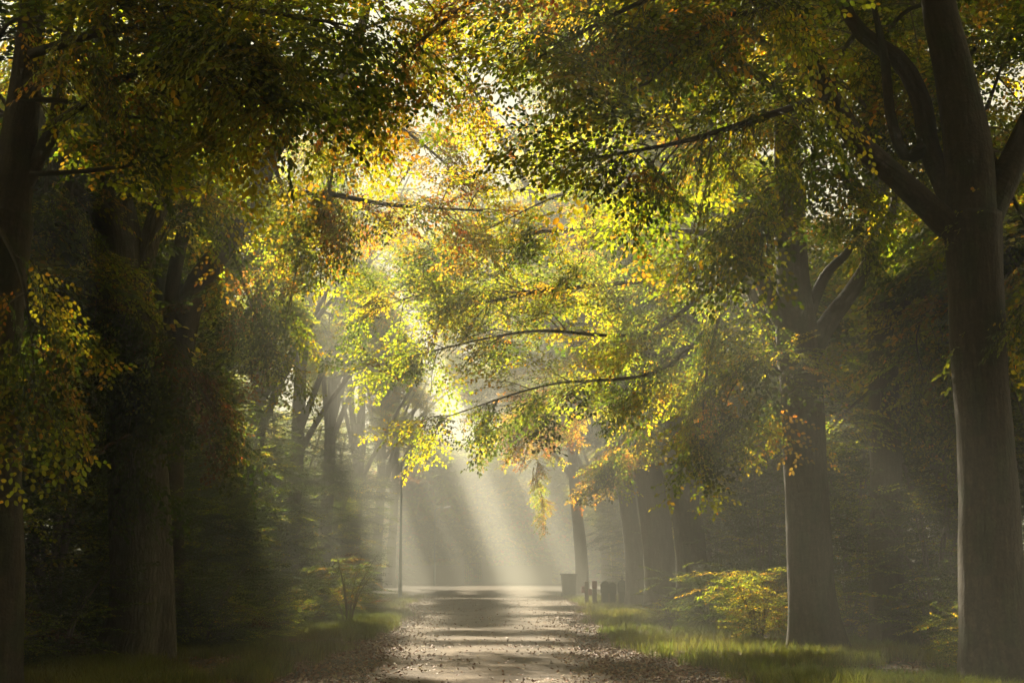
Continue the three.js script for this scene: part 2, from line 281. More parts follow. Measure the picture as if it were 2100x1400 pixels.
// a full crown above: limbs that fork out of the trunk top, with clumps of sprays at their ends
function crownLimbs(fol, top, { H, R, base, n = 9, clumps = 26, per = 16, scale = [1.1, 1.7], mix = BEECH, open = null, seed = 1, r0 = 0.16, lean = V(0, 0, 0) }) {
  const r = rngOf(seed * 77 + 5), limbs = [], fine = [], ends = [];
  for (let i = 0; i < n; i++) {
    const az = i / n * 6.283 + rr(-0.4, 0.4, r), el = rr(0.15, 1.25, r), s = top.clone().add(V(0, rr(-0.3, 0.25, r) * (H - base), 0)); s.y = Math.max(s.y, base - 0.8);
    const hx = Math.cos(az) * Math.cos(el) * R, hz = Math.sin(az) * Math.cos(el) * R, hy = base + (H - base) * rr(0.2, 0.95, r) * (0.35 + 0.65 * Math.sin(el));
    const e = V(top.x + hx, hy, top.z + hz).add(lean), m = s.clone().lerp(e, 0.5).add(V(gauss(r) * 0.3, 0.5, gauss(r) * 0.3));
    const s0 = V(top.x, s.y, top.z); limbs.push([[s0, s0.clone().lerp(m, 0.5).add(V(0, 0.2, 0)), m, e], [r0, r0 * 0.8, r0 * 0.55, r0 * 0.2]]); ends.push([m, e]);
  }
  for (let c = 0; c < clumps; c++) {
    const [m, e] = ends[c % n], p0 = m.clone().lerp(e, rr(0.1, 1.05, r)), d = V(gauss(r), gauss(r) * 0.6 + 0.1, gauss(r)).normalize(), p = p0.clone().addScaledVector(d, rr(0.3, 1.9, r));
    p.y = clamp(p.y, base - 1, H); fine.push(limbGeo([p0, p0.clone().lerp(p, 0.5).add(V(0, 0.15, 0)), p], [0.035, 0.025, 0.012], { seg: 5, step: 0.4, cap: false }));
    for (let k = 0; k < per; k++) {
      const q = p.clone().add(V(gauss(r) * 1.0, gauss(r) * 0.65, gauss(r) * 1.0)); const out = q.clone().sub(p0).setY(0).normalize().add(V(gauss(r) * 0.5, -0.15 + 0.25 * gauss(r), gauss(r) * 0.5)), s = rr(scale[0], scale[1], r);
      if (open !== null && opened(q.clone().addScaledVector(out, 0.45 * s), open, 0.4 * s)) continue;
      fol.add(q, out, V(gauss(r) * 0.35, 1, gauss(r) * 0.35).addScaledVector(SUN, 0.9), s, mixTint(mix, r));
    }
  }
  return { limbs, fine };
}
// how open the canopy is to the sun, by where that light lands on the ground
const openAvenue = (gx, gz) => 0.30 + 0.6 * sstep(0, 1.5, gx + (gz < 13.5 ? 2.6 : gz < 19 ? 5.2 : 2.5)) * sstep(3.4 + (gz - 12) * 0.65, 1.8 + (gz - 12) * 0.65, gx) * sstep(9, 12, gz) * sstep(27, 23.5, gz);
function rowTree(name, label, x, d, { H = 21, base = 7, R = 5, r = 0.36, n = 9, clumps = 30, per = 16, mix = BEECH, open = openAvenue, seed = 1, mat = M.beech, group, leanX = 0, scale, low = null, lean }) {
  const b = V(x, groundY(x, -d), -d), top = V(x + leanX, base + 1.5, -d + 0.3);
  const fol = new Foliage('spray'), { limbs, fine } = crownLimbs(fol, top, { H, R, base, n, clumps, per, mix, open, seed, scale, r0: r * 0.42, lean });
  return buildTree(name, label, b, { mat, group, trunk: [[V(x + leanX * 0.2, 2.5, -d + 0.1), V(x + leanX * 0.6, 5, -d + 0.1), top, top.clone().add(V(0.3, (H - base) * 0.55, 0.2))], [r * 1.15, r, r * 0.88, r * 0.8, r * 0.25], { seed, lobes: 0.03 }], limbs,
    extra: (f) => { f.items = fol.items; if (low) for (const [p, o] of low) fine.push(...twigGeos(leafBough(f, p, o))); return fine; } });
}

SHAFTS.push([-4.2, 21, 0.02, 0.5, 9], [7.5, 16.8, 0.02, 0.8, 6.5], [-7.2, 42, 0.2, 5, 7], [-8.2, 58, 0.3, 8, 7], [-1.6, 88, 0.3, 12, 8], [4.5, 20.5, 3.5, 4, 8.5],
  [-4.2, 36, 0.5, 7, 7], [-2.0, 37, 0.45, 7, 7], [0.85, 38, 0.4, 4, 8], [2.5, 38, 0.4, 5, 8], [-5.4, 39, 0.3, 4, 7],
  [-6.6, 56, 0.5, 9, 7], [-3.2, 56, 0.6, 10, 7], [0.9, 48, 0.5, 4, 8], [1.15, 61, 0.75, 9, 8], [3.6, 58, 0.55, 9, 8], [6.6, 50, 0.4, 6, 8],
  [-4.8, 80, 0.5, 12, 7], [1.5, 84, 1.0, 14, 8], [4.9, 84, 0.5, 12, 8], [-8.6, 76, 0.4, 9, 7],
  [4.6, 39, 2.6, 2.2, 7], [6.2, 28.5, 3, 2.6, 11], [4.2, 32.5, 2.2, 0.9, 4.5], [0, 29.5, 1.5, 0.3, 8], [0.5, 34, 1.6, 0.4, 8], [-0.6, 26, 1.2, 0.3, 8], [3.6, 46, 1.6, 0.7, 5], [-3.4, 40, 0.8, 1.0, 5]);

// -- the two beeches whose trunks frame the view
{
  const d = 17, b = foot(-12, d);
  buildTree('beech_tree', 'smooth dark beech trunk with forked crown, standing next to the broad fluted trunk', b, {
    trunk: [path(d, [-12, 1200], [-14, 900], [-6, 640], [14, 440]), [0.4, 0.33, 0.315, 0.305, 0.3], { seed: 2 }],
    limbs: [
      [path(d, [14, 460], [38, 280], [58, 110], [72, -80], [60, -400, 17.5]), [0.27, 0.22, 0.18, 0.14, 0.06]],
      [path(d, [22, 430], [72, 335], [112, 250], [124, 140], [150, -20], [160, -260]), [0.12, 0.1, 0.09, 0.07, 0.05, 0.03]],
      [path(d, [0, 470], [-60, 330], [-130, 150], [-200, -150]), [0.2, 0.17, 0.12, 0.06]],
    ],
    boughs: [
      [path(16.4, [60, 357], [200, 348], [320, 326], [440, 285]), 0.035, { n: 30, reach: 0.5, from: 0.45, mix: BEECH }],
      [path(16, [62, 110], [250, 60, 15.3], [450, 85, 14.8], [630, 140, 14.3]), 0.06, { n: 150, reach: 0.9, mix: BEECH, from: 0.12 }],
      [path(16, [115, 250], [300, 140, 15.5], [480, 140, 15.2], [590, 220, 15]), 0.05, { n: 130, reach: 0.8, mix: BEECH, from: 0.15 }],
      [path(16, [70, -60], [250, -40, 15.2], [470, 10, 14.4], [700, 50, 14.2]), 0.06, { n: 140, reach: 1.1, mix: BEECH, from: 0.1 }],
      [path(16.4, [30, 200], [150, 210], [270, 240], [400, 250]), 0.04, { n: 80, reach: 0.9, mix: BEECH, from: 0.1 }],
      [path(16.6, [0, 470], [40, 560, 16.1], [60, 660, 15.9], [70, 780, 15.8]), 0.03, { n: 70, reach: 0.55, mix: BEECH, from: 0.2, hang: 0.3 }],
      [path(16.6, [-20, 100], [30, 40, 16], [120, 60, 15.6], [200, 130, 15.4]), 0.03, { n: 70, reach: 0.8, mix: BEECH, from: 0.1 }],
    ],
    extra: (f) => { const { fine } = crownLimbs(f, at(60, -100, 17), { H: 17, R: 4.5, base: 10, n: 8, clumps: 46, per: 16, mix: BEECH, seed: 3 }); return fine; },
  });
}
{
  const d = 17.3, b = foot(2036, d);
  buildTree('beech_tree', 'thick dark beech trunk on the right verge splitting into heavy dark limbs', b, {
    trunk: [path(d, [2036, 1250], [2028, 1000], [2010, 750], [2000, 560], [1995, 440]), [0.46, 0.39, 0.355, 0.33, 0.335, 0.36], { seed: 5, lobes: 0.025 }],
    limbs: [
      [path(d, [1985, 500], [1900, 420, 17.2], [1830, 355, 17], [1760, 290, 16.8], [1700, 195, 16.6], [1650, 90, 16.5], [1605, -30, 16.4], [1560, -200, 16.3]), [0.2, 0.165, 0.15, 0.14, 0.13, 0.12, 0.11, 0.06]],
      [path(d, [1985, 460], [1935, 370, 17.5], [1905, 300, 17.6], [1892, 215, 17.6], [1850, 130, 17.6], [1760, 60, 17.6], [1700, -60, 17.6]), [0.2, 0.15, 0.14, 0.13, 0.12, 0.1, 0.05]],
      [path(d, [1995, 480], [1985, 300], [1960, 160], [1925, 0], [1900, -250]), [0.34, 0.3, 0.25, 0.22, 0.1]],
      [path(d, [2010, 480], [2060, 370], [2110, 260], [2180, 100], [2260, -150]), [0.2, 0.18, 0.16, 0.13, 0.06]],
      [path(d, [1905, 300, 17.6], [1860, 320, 17.5], [1830, 250, 17.5], [1815, 120, 17.5], [1790, 0, 17.5]), [0.1, 0.08, 0.07, 0.06, 0.03]],
    ],
    boughs: [
      [path(16.6, [1700, 195], [1580, 235, 15.6], [1400, 290, 14.8], [1180, 330, 14.4]), 0.05, { n: 130, reach: 0.95, mix: BEECH, from: 0.15 }],
      [path(16.6, [1610, 0], [1550, 25, 16], [1470, 40, 15.6], [1330, 170, 15.2]), 0.055, { n: 110, reach: 1.1, mix: BEECH, from: 0.15 }],
      [path(16.5, [1605, -30], [1450, -40, 15.8], [1280, 20, 15.2], [1100, 120, 14.8]), 0.05, { n: 150, reach: 1.2, mix: BEECH, from: 0.1 }],
      [path(17, [1600, -60], [1300, -130, 17.5], [1000, -20, 18.6], [690, 240, 19]), 0.08, { n: 190, reach: 1.1, mix: GOLD, from: 0.35 }],
      [path(17, [1760, 290], [1650, 330, 17.4], [1560, 400, 17.6], [1480, 460, 17.8]), 0.04, { n: 90, reach: 1, mix: BEECH, from: 0.1 }],
      [path(17.8, [1760, 60], [1720, 130, 18.6], [1700, 260, 19], [1720, 360, 19.2]), 0.04, { n: 110, reach: 1.1, mix: BEECH, from: 0.05 }],
      [path(17.8, [1930, 0], [1850, 30, 18.6], [1800, 120, 19], [1840, 230, 19.2]), 0.04, { n: 110, reach: 1.0, mix: BEECH, from: 0.05 }],
      [path(17.6, [2060, 370], [2020, 260, 18.4], [2050, 150, 18.8], [2080, 60, 19]), 0.04, { n: 110, reach: 0.9, mix: BEECH, from: 0.05 }],
      [path(17.6, [2000, 100], [1960, 160, 18.5], [1930, 260, 18.8], [1990, 330, 18.8]), 0.03, { n: 60, reach: 0.7, mix: BEECH, from: 0.1 }],
      [path(17.5, [2060, 370], [2110, 480, 17.2], [2120, 600, 17], [2110, 720, 17]), 0.03, { n: 50, reach: 0.6, mix: BEECH, from: 0.1, hang: 0.2 }],
    ],
    extra: (f) => { const { fine } = crownLimbs(f, at(1960, -100, 17.3), { H: 18, R: 5, base: 9.5, n: 9, clumps: 46, per: 16, mix: BEECH, seed: 4 }); const over = crownLimbs(f, V(1.6, 10.5, -15), { H: 15.5, R: 4, base: 9, n: 8, clumps: 46, per: 15, mix: BEECH, seed: 6 }); return [...fine, ...over.fine, limbGeo([at(1605, -30, 16.4), V(3, 10.3, -15.8), V(1.2, 11.5, -15), V(-1, 12, -14.5)], [0.1, 0.09, 0.07, 0.03], { seg: 8 })]; },
  });
}
// -- left: fluted trunk and the leaning one behind it
{
  const d = 23, b = foot(292, d);
  buildTree('oak_tree', 'broad fluted dark trunk rising from the left grass edge, half hidden by leaves', b, {
    mat: M.oak,
    trunk: [path(d, [290, 1250], [284, 1000], [272, 760], [258, 560], [240, 420]), [0.56, 0.5, 0.47, 0.43, 0.36, 0.27], { seed: 7, lobes: 0.11, seg: 44, step: 0.08, flare: 0.3 }],
    limbs: [
      [path(d, [245, 450], [232, 330], [222, 220], [212, 60], [205, -180]), [0.25, 0.22, 0.2, 0.16, 0.07]],
      [path(d, [272, 640], [300, 520], [318, 450], [345, 380], [360, 260], [390, 80]), [0.2, 0.17, 0.15, 0.12, 0.1, 0.05]],
      [path(d, [245, 500], [190, 430], [140, 370], [100, 300], [60, 150]), [0.16, 0.13, 0.1, 0.09, 0.04]],
    ],
    boughs: [
      [path(22.8, [300, 560], [340, 470, 23.6], [400, 400, 24], [430, 350, 24.2]), 0.04, { n: 70, reach: 0.9, mix: BEECH }],
      [path(22.8, [235, 380], [300, 330, 22.2], [380, 370, 22], [420, 410, 22]), 0.04, { n: 90, reach: 1.1, mix: BEECH, from: 0.1 }],
      [path(22.8, [150, 380], [140, 440, 22.4], [180, 520, 22], [200, 600, 22]), 0.04, { n: 90, reach: 1.0, mix: BEECH, from: 0.05 }],
      [path(22.6, [110, 300], [90, 420, 22], [110, 520, 21.8], [90, 640, 21.8]), 0.04, { n: 80, reach: 0.9, mix: BEECH, from: 0.1, hang: 0.2 }],
      [path(22.4, [272, 600], [250, 680, 22.2], [270, 800, 22.1], [290, 960, 22.1]), 0.025, { n: 130, reach: 0.65, mix: { deep: 4, green: 2, rust: 0.4 }, from: 0.0, hang: 0.3 }],
      [path(22.6, [200, 600], [150, 700, 22.2], [110, 760, 22], [150, 860, 22]), 0.035, { n: 110, reach: 0.9, mix: BEECH, from: 0.05, hang: 0.2 }],
      [path(22.6, [300, 640], [350, 700, 22.4], [400, 780, 22.2], [450, 860, 22]), 0.03, { n: 90, reach: 0.9, mix: { green: 3, lime: 1, orange: 0.8, rust: 0.6 }, from: 0.05, hang: 0.2 }],
    ],
    extra: (f) => { const { fine } = crownLimbs(f, at(215, 0, 23), { H: 19, R: 4.5, base: 10.5, n: 9, clumps: 40, per: 16, mix: BEECH, seed: 8, open: openAvenue }); return fine; },
  });
}
{
  const d = 27, b = foot(352, d);
  buildTree('beech_tree', 'slender trunk leaning right over the road as one long curved limb, behind the fluted trunk', b, {
    trunk: [path(d, [350, 1150], [352, 900], [370, 730], [402, 590], [470, 490], [524, 400], [560, 310], [622, 236], [692, 165], [740, 60], [770, -120]), [0.3, 0.235, 0.23, 0.235, 0.235, 0.215, 0.19, 0.165, 0.14, 0.13, 0.1, 0.05], { seed: 11 }],
    limbs: [
      [path(d, [528, 395], [516, 300], [520, 210], [545, 60], [560, -100]), [0.11, 0.095, 0.08, 0.06, 0.03]],
      [path(d, [358, 860], [352, 600], [400, 380], [455, 160], [500, 95], [560, -60]), [0.16, 0.14, 0.13, 0.12, 0.1, 0.05]],
    ],
    boughs: [
      [path(26.8, [530, 420], [640, 395, 26], [800, 420, 25.4], [990, 432, 25]), 0.075, { n: 133, reach: 1.15, mix: GOLD, from: 0.12 }],
      [path(27.1, [622, 236], [760, 230, 27.4], [860, 290, 27.5], [960, 380, 27.5]), 0.06, { n: 105, reach: 1.2, mix: GOLD, from: 0.1 }],
      [path(27.1, [560, 330], [590, 430, 27.6], [610, 510, 27.8], [590, 640, 27.8]), 0.05, { n: 98, reach: 0.9, mix: BEECH, from: 0.1, hang: 0.2 }],
      [path(26.8, [690, 165], [690, 270, 26.2], [680, 360, 26], [660, 450, 25.8]), 0.05, { n: 105, reach: 0.75, mix: BEECH, from: 0.1, hang: 0.25 }],
      [path(27, [470, 490], [500, 580, 27.6], [530, 660, 28], [565, 720, 28.2]), 0.04, { n: 70, reach: 0.9, mix: { lime: 3, green: 3, orange: 0.5 }, from: 0.05, hang: 0.2 }],
      [path(27, [516, 300], [440, 300, 28], [420, 380, 28.6], [430, 470, 28.8]), 0.04, { n: 63, reach: 0.9, mix: BEECH, from: 0.05 }],
      [path(27, [692, 165], [600, 120, 28], [520, 170, 28.6], [480, 260, 28.8]), 0.04, { n: 77, reach: 1.1, mix: BEECH, from: 0.05 }],
      [path(26.8, [740, 60], [820, 40, 26], [920, 100, 25.6], [980, 200, 25.4]), 0.04, { n: 84, reach: 1.1, mix: GOLD, from: 0.05 }],
    ],
    extra: (f) => { const { fine } = crownLimbs(f, at(640, 100, 27), { H: 19, R: 4.5, base: 11, n: 8, clumps: 8, per: 10, mix: BEECH, seed: 12, open: 0.55 }); return fine; },
  });
}
// -- right: pair of straight trunks in mid view
{
  const d = 25, b = foot(1668, d);
  buildTree('beech_tree', 'straight thick beech trunk by the yellow bush, with a long low branch over the road', b, {
    trunk: [path(d, [1664, 1200], [1655, 1000], [1645, 800], [1634, 680], [1626, 560], [1620, 430], [1610, 200]), [0.46, 0.4, 0.375, 0.37, 0.36, 0.29, 0.27, 0.2], { seed: 14 }],
    limbs: [
      [path(d, [1625, 690], [1575, 600, 24.9], [1540, 520, 24.8], [1512, 460, 24.7], [1516, 410, 24.6], [1480, 300, 24.5], [1420, 150, 24.5]), [0.17, 0.15, 0.13, 0.09, 0.075, 0.06, 0.03]],
      [path(d, [1655, 740], [1700, 660], [1745, 600], [1775, 550], [1830, 440], [1850, 300]), [0.2, 0.17, 0.14, 0.12, 0.09, 0.05]],
      [path(d, [1645, 700], [1672, 610], [1700, 555], [1740, 515], [1780, 420]), [0.14, 0.11, 0.09, 0.07, 0.04]],
      [path(d, [1625, 760], [1590, 700, 25.5], [1550, 620, 26.2], [1522, 565, 26.8], [1475, 553, 27.4]), [0.13, 0.11, 0.09, 0.075, 0.07]],
    ],
    boughs: [
      [path(27.4, [1475, 553], [1300, 578, 28.2], [1120, 596, 28.8], [900, 640, 29.2]), 0.075, { n: 190, reach: 1.35, mix: BEECH, from: 0.02 }],
      [path(27.4, [1500, 480, 25], [1300, 470, 26.5], [1080, 480, 27.8], [860, 545, 28.6]), 0.06, { n: 130, reach: 1.3, mix: BEECH, from: 0.08 }],
      [path(27.2, [1490, 560], [1330, 680, 28], [1080, 680, 28.8], [765, 750, 29.4]), 0.06, { n: 210, reach: 1.35, mix: BEECH, from: 0.1 }],
      [path(27.2, [1500, 620, 26], [1350, 760, 27.4], [1120, 790, 28.2], [900, 860, 28.8]), 0.05, { n: 170, reach: 1.2, mix: { lime: 3, green: 3, yellow: 1 }, from: 0.12, hang: 0.1 }],
      [path(27, [1480, 300, 24.5], [1330, 370, 26], [1150, 400, 27], [1000, 470, 27.6]), 0.05, { n: 70, reach: 1.2, mix: BEECH, from: 0.15 }],
      [path(28.8, [1120, 596], [1000, 600, 29.2], [880, 600, 29.6], [765, 635, 29.8]), 0.04, { n: 140, reach: 1.2, mix: BEECH, from: 0.1 }],
      [path(24.8, [1540, 520], [1480, 640, 24.4], [1450, 760, 24.2], [1440, 880, 24.2]), 0.035, { n: 110, reach: 1.0, mix: BEECH, from: 0.1, hang: 0.2 }],
      [path(25, [1775, 550], [1760, 480, 24], [1745, 450, 23.6], [1720, 470, 23.4]), 0.03, { n: 50, reach: 0.6, mix: BEECH, from: 0.1 }],
      [path(25, [1610, 420], [1560, 330, 25.8], [1500, 300, 26.2], [1440, 330, 26.4]), 0.04, { n: 110, reach: 1.2, mix: BEECH, from: 0.05 }],
      [path(25, [1620, 780], [1560, 740, 24.6], [1500, 800, 24.4], [1470, 900, 24.3]), 0.03, { n: 80, reach: 0.9, mix: BEECH, from: 0.05, hang: 0.1 }],
      [path(25, [1605, 200], [1480, 110, 24.6], [1320, 120, 24.4], [1150, 210, 24.4]), 0.07, { n: 210, reach: 1.5, mix: BEECH, from: 0.1 }],
      [path(25, [1605, 120], [1450, 0, 25], [1280, -20, 25], [1080, 60, 25]), 0.07, { n: 220, reach: 1.5, mix: BEECH, from: 0.1 }],
      [path(25, [1600, 60], [1450, -120, 25.6], [1280, -160, 26], [1120, -110, 26]), 0.07, { n: 200, reach: 1.5, mix: BEECH, from: 0.1 }],
      [path(25, [1640, 720], [1600, 730, 24.4], [1570, 780, 24.2], [1590, 830, 24.2]), 0.02, { n: 40, reach: 0.6, mix: BEECH, from: 0.05, hang: 0.1 }],
    ],
    extra: (f) => { const { fine } = crownLimbs(f, at(1610, 150, 25), { H: 20, R: 5, base: 11, n: 9, clumps: 40, per: 16, mix: BEECH, seed: 15, open: openAvenue }); return fine; },
  });
}
{
  const d = 27.5, b = foot(1822, d);
  buildTree('beech_tree', 'thinner straight beech trunk on the right verge, second from the yellow bush', b, {
    trunk: [path(d, [1820, 1200], [1818, 1000], [1812, 760], [1805, 560], [1800, 420], [1790, 200], [1780, -60]), [0.4, 0.33, 0.31, 0.28, 0.275, 0.26, 0.2, 0.1], { seed: 17 }],
    limbs: [
      [path(d, [1812, 700], [1850, 630], [1880, 590], [1930, 530], [1990, 400]), [0.14, 0.11, 0.09, 0.07, 0.03]],
      [path(d, [1800, 480], [1770, 400], [1735, 340], [1690, 240]), [0.12, 0.1, 0.08, 0.04]],
    ],
    boughs: [
      [path(d, [1880, 590], [1900, 620, 26.8], [1880, 700, 26.5], [1900, 780, 26.4]), 0.03, { n: 80, reach: 1.0, mix: BEECH, from: 0.05, hang: 0.1 }],
      [path(d, [1810, 780], [1740, 840, 27], [1700, 880, 26.8], [1680, 930, 26.6]), 0.035, { n: 70, reach: 0.9, mix: BEECH, from: 0.05 }],
      [path(d, [1810, 820], [1880, 830, 27.2], [1940, 850, 27], [2000, 860, 27]), 0.03, { n: 70, reach: 0.9, mix: BEECH, from: 0.05 }],
    ],
    extra: (f) => { const { fine } = crownLimbs(f, at(1790, 200, 27.5), { H: 20, R: 4.5, base: 9.5, n: 9, clumps: 36, per: 16, mix: BEECH, seed: 18 }); return fine; },
  });
}
// -- the rest of the right row
{
  const G = 'beeches of the right row, farther along the road';
  rowTree('beech_tree', 'dim beech trunk in haze with a limb reaching up left, behind the yellow bush', 5.5, 40, { H: 22, base: 7.5, R: 6, r: 0.42, seed: 21, leanX: -0.8, lean: V(-1.8, 0.5, 0), clumps: 80, per: 15, mix: BEECH,
    low: [[path(37, [1600, 560], [1530, 600], [1460, 640], [1390, 640]), { n: 200, reach: 1.7, scale: [0.9, 1.3], mix: BEECH, open: 0.2 }], [path(36, [1480, 480], [1400, 540], [1340, 600], [1290, 560]), { n: 200, reach: 1.7, scale: [0.9, 1.3], mix: BEECH, open: 0.2 }], [path(39, [1420, 700], [1330, 560, 38], [1200, 400, 37], [1060, 240, 36.5]), { n: 220, reach: 1.8, scale: [1, 1.5], mix: BEECH, open: 0.35 }], [path(39, [1430, 760], [1350, 820], [1290, 880], [1260, 940]), { n: 130, reach: 1.4, scale: [1, 1.4], mix: BEECH, hang: 0.15, open: 0.2 }], [path(39, [1440, 700], [1380, 640], [1300, 640], [1200, 700]), { n: 130, reach: 1.5, scale: [1, 1.4], mix: BEECH, open: 0.2 }]] });
  rowTree('beech_tree', 'stout beech trunk with sunlit root edge beside the letterboxes', 5.45, 47.5, { H: 25, base: 7, R: 6, r: 0.5, seed: 23, leanX: -0.8, lean: V(-2, 0.5, 0), clumps: 80, per: 15, mix: BEECH,
    low: [[path(46, [1330, 860], [1240, 830], [1150, 850], [1060, 900]), { n: 150, reach: 1.2, scale: [0.9, 1.2], mix: RUST, open: 0.3 }], [path(46, [1150, 870], [1110, 920], [1100, 970], [1115, 1030]), { n: 44, reach: 0.8, scale: [0.6, 1.0], mix: RUST, hang: 0.15 }], [path(46, [1330, 880], [1300, 900], [1260, 930], [1230, 960]), { n: 90, reach: 1.1, scale: [0.9, 1.2], mix: RUST, hang: 0.2 }], [path(46, [1300, 820], [1200, 800], [1100, 830], [1050, 880]), { n: 150, reach: 1.2, scale: [0.8, 1.1], mix: RUST }]] });
  rowTree('beech_tree', 'paler beech trunk just behind the stout one at the letterboxes', 5.15, 53, { H: 27, base: 7, R: 5, r: 0.34, seed: 25, leanX: -0.8, lean: V(-2, 0.5, 0), clumps: 80, per: 15, mix: BEECH });
  for (const [x, d, s] of [[7.6, 62, 27], [7.2, 72, 29], [5.0, 84, 31], [8.2, 97, 33], [8.4, 110, 34]]) rowTree('beech_tree', 'faint beech of the right row dissolving into bright haze', x, d, { H: 30, base: 7.5, R: 5, r: 0.36, seed: s, leanX: -0.6, lean: V(x > 6 ? -3.2 : -1.4, 0.5, 0), clumps: 96, per: 14, scale: [1.4, 2], mix: BEECH, group: G });
}
// -- the rest of the left row
{
  const G = 'beeches of the left row, farther along the road';
  let k = 0;
  for (const [x, d, R] of [[-8.6, 35, 4.6], [-9, 43, 4], [-9, 52, 4], [-8.8, 61, 4.2], [-8.6, 71, 4.6], [-8.2, 82, 5], [-8, 95, 5], [-8, 108, 5]])
    rowTree('beech_tree', 'tall beech of the left row rising out of the leafy wood edge behind light shafts', x, d, { H: d < 50 ? 22 : d < 60 ? 26 : 30, base: 7, R, r: 0.34, seed: 41 + 2 * k++, leanX: 0.3, lean: V(d > 48 ? 1.2 : 0, 0.5, 0), clumps: d < 50 ? 70 : 90, per: 15, scale: d < 60 ? [1.1, 1.7] : [1.4, 2], mix: BEECH, group: G, low: d > 36 ? null : [[path(34, [600, 300], [740, 220], [850, 200], [950, 250]), { n: 170, reach: 1.8, scale: [1, 1.4], mix: BEECH, open: 0.2 }]] });
}
// -- the avenue goes on beside and behind the eye and shades the near ground
{
  let k = 0;
  for (const [x, d] of [[-6.2, 9], [6.4, 9], [-6.2, 0], [6.3, 0], [-6.4, -9], [6.4, -9]])
    rowTree('beech_tree', 'avenue beech standing outside the view, its crown over the near road', x, d, { H: 18, base: 7.5, R: 6, r: 0.38, seed: 71 + 2 * k++, clumps: 80, per: 18, scale: [0.9, 1.25], mix: BEECH, open: null, group: 'avenue beeches beside and behind the viewpoint' });
}

// ---------------------------------------------------------------- woodland on both sides
function place(proto, name, label, category, group, x, d, turn, k, first) {
  const o = first ? proto : proto.clone(); o.name = first ? o.name : numbered(name);
  o.position.set(x, groundY(x, -d), -d); o.rotation.y = turn; o.scale.setScalar(k); o.userData = { label, category, group };
  if (!first) scene.add(o); return o;
}
function woodTree(seed, { H = 17, base = 2.5, R = 4, r = 0.22, clumps = 60, per = 17, mix = BEECH, mat = M.oak, scale = [1.05, 1.5] } = {}) {
  const fol = new Foliage('dense'), top = V(0.2, Math.max(3, base + 1), 0.1), { limbs, fine } = crownLimbs(fol, top, { H, R, base, n: 9, clumps, per, mix, seed, scale, r0: r * 0.45 });
  return buildTree('woodland_tree', '', V(0, 0, 0), { mat, kind: 'dense', trunk: [[V(0.1, 2, 0), top, V(0.5, H * 0.5, 0.2), V(0.3, H * 0.85, 0)], [r * 1.2, r, r * 0.85, r * 0.5, r * 0.15], { seed, lobes: 0.05, seg: 16, step: 0.3 }], limbs: limbs.slice(0, 6), extra: (f) => { f.items = fol.items; return fine; } });
}
{
  const protos = [woodTree(101, { mix: BEECH }), woodTree(103, { H: 15, R: 4.5, mix: { green: 4, deep: 2, lime: 1 } }), woodTree(105, { H: 18, base: 3.5, mix: { lime: 3, yellow: 2, green: 2 } })];
  const used = new Set();
  const put = (x, d, k = 1) => { const i = Math.floor(rnd() * 3), f = !used.has(i); used.add(i); const left = x < 0;
    place(protos[i], 'woodland_tree', d < 13 ? 'leafy woodland tree outside the view that shades the near road' : left ? 'leafy woodland tree in the dim wood left of the avenue' : 'leafy woodland tree in the dim wood right of the avenue', 'tree', d < 13 ? 'woodland trees beside and behind the viewpoint' : left ? 'trees of the wood on the left' : 'trees of the wood on the right', x, d, rnd() * 6.28, k, f); };
  for (let d = 22; d < 120; d += 7.5) { if (d < 48) put(-11.5 + rr(-1, 1), d + rr(-2, 2), rr(0.85, 1.05)); else put(-14.6 + rr(-0.6, 0.6), d + rr(-2, 2), 0.85); put(-17.5 + rr(-2, 2), d + 3 + rr(-2, 2), rr(0.9, 1.15)); put(11.5 + rr(-1, 1.5), d + 6 + rr(-2, 2), rr(0.85, 1.05)); put(17.5 + rr(-2, 2), d + 9 + rr(-2, 2), rr(0.9, 1.15)); }
  for (const [x, d] of [[-25, 40], [-25, 55], [-26, 72], [25, 48], [26, 62], [27, 80], [-14, 10], [14, 10], [-12.5, 2], [12.5, 2], [-12, -6], [12, -6], [-11.5, -15], [11.5, -15], [-5, -24], [1, -27], [6, -24], [-19, 6], [19, 6], [-19, -5], [19, -5], [-17, -18], [17, -18]]) put(x, d, 1.15);
}
// -- saplings and shrubs of the wood edge, leafy to the ground
function shrub(name, seed, { H = 2.2, R = 1, stems = 6, n = 90, mix = BEECH, kind = 'spray', scale = [0.5, 0.9], r = 0.02, low = 0.1 }) {
  const t = thing(name, '', 'shrub', V(0, 0, 0)), q = rngOf(seed), fol = new Foliage(kind), twigs = [];
  for (let i = 0; i < stems; i++) {
    const az = i / stems * 6.28 + rr(-0.5, 0.5, q), o = R * rr(0.35, 1, q), h = H * rr(0.65, 1, q), e = V(Math.cos(az) * o, h, Math.sin(az) * o), m = V(e.x * 0.35, h * 0.5, e.z * 0.35);
    mesh('stem', limbGeo([V(e.x * 0.06, -0.05, e.z * 0.06), m, e], [r, r * 0.8, r * 0.3], { seg: 6, step: 0.3 }), M.twig, t);
    for (let k = 0; k < n / stems; k++) {
      const u = rr(low, 1, q), b = u < 0.5 ? V(e.x * 0.06, 0, e.z * 0.06).lerp(m, u * 2) : m.clone().lerp(e, u * 2 - 1), a = rnd() * 6.28, p = b.clone().add(V(Math.cos(a), 0.3 * gauss(), Math.sin(a)).multiplyScalar(R * rr(0.05, 0.5, q)));
      if (p.y < 0.08) p.y = 0.08 + rnd() * 0.1;
      fol.add(p, V(Math.cos(a), rr(-0.3, 0.5, q), Math.sin(a)), V(gauss() * 0.4, 1, gauss() * 0.4), rr(scale[0], scale[1], q), mixTint(mix, q));
    }
  }
  fol.build('foliage', t); return t;
}
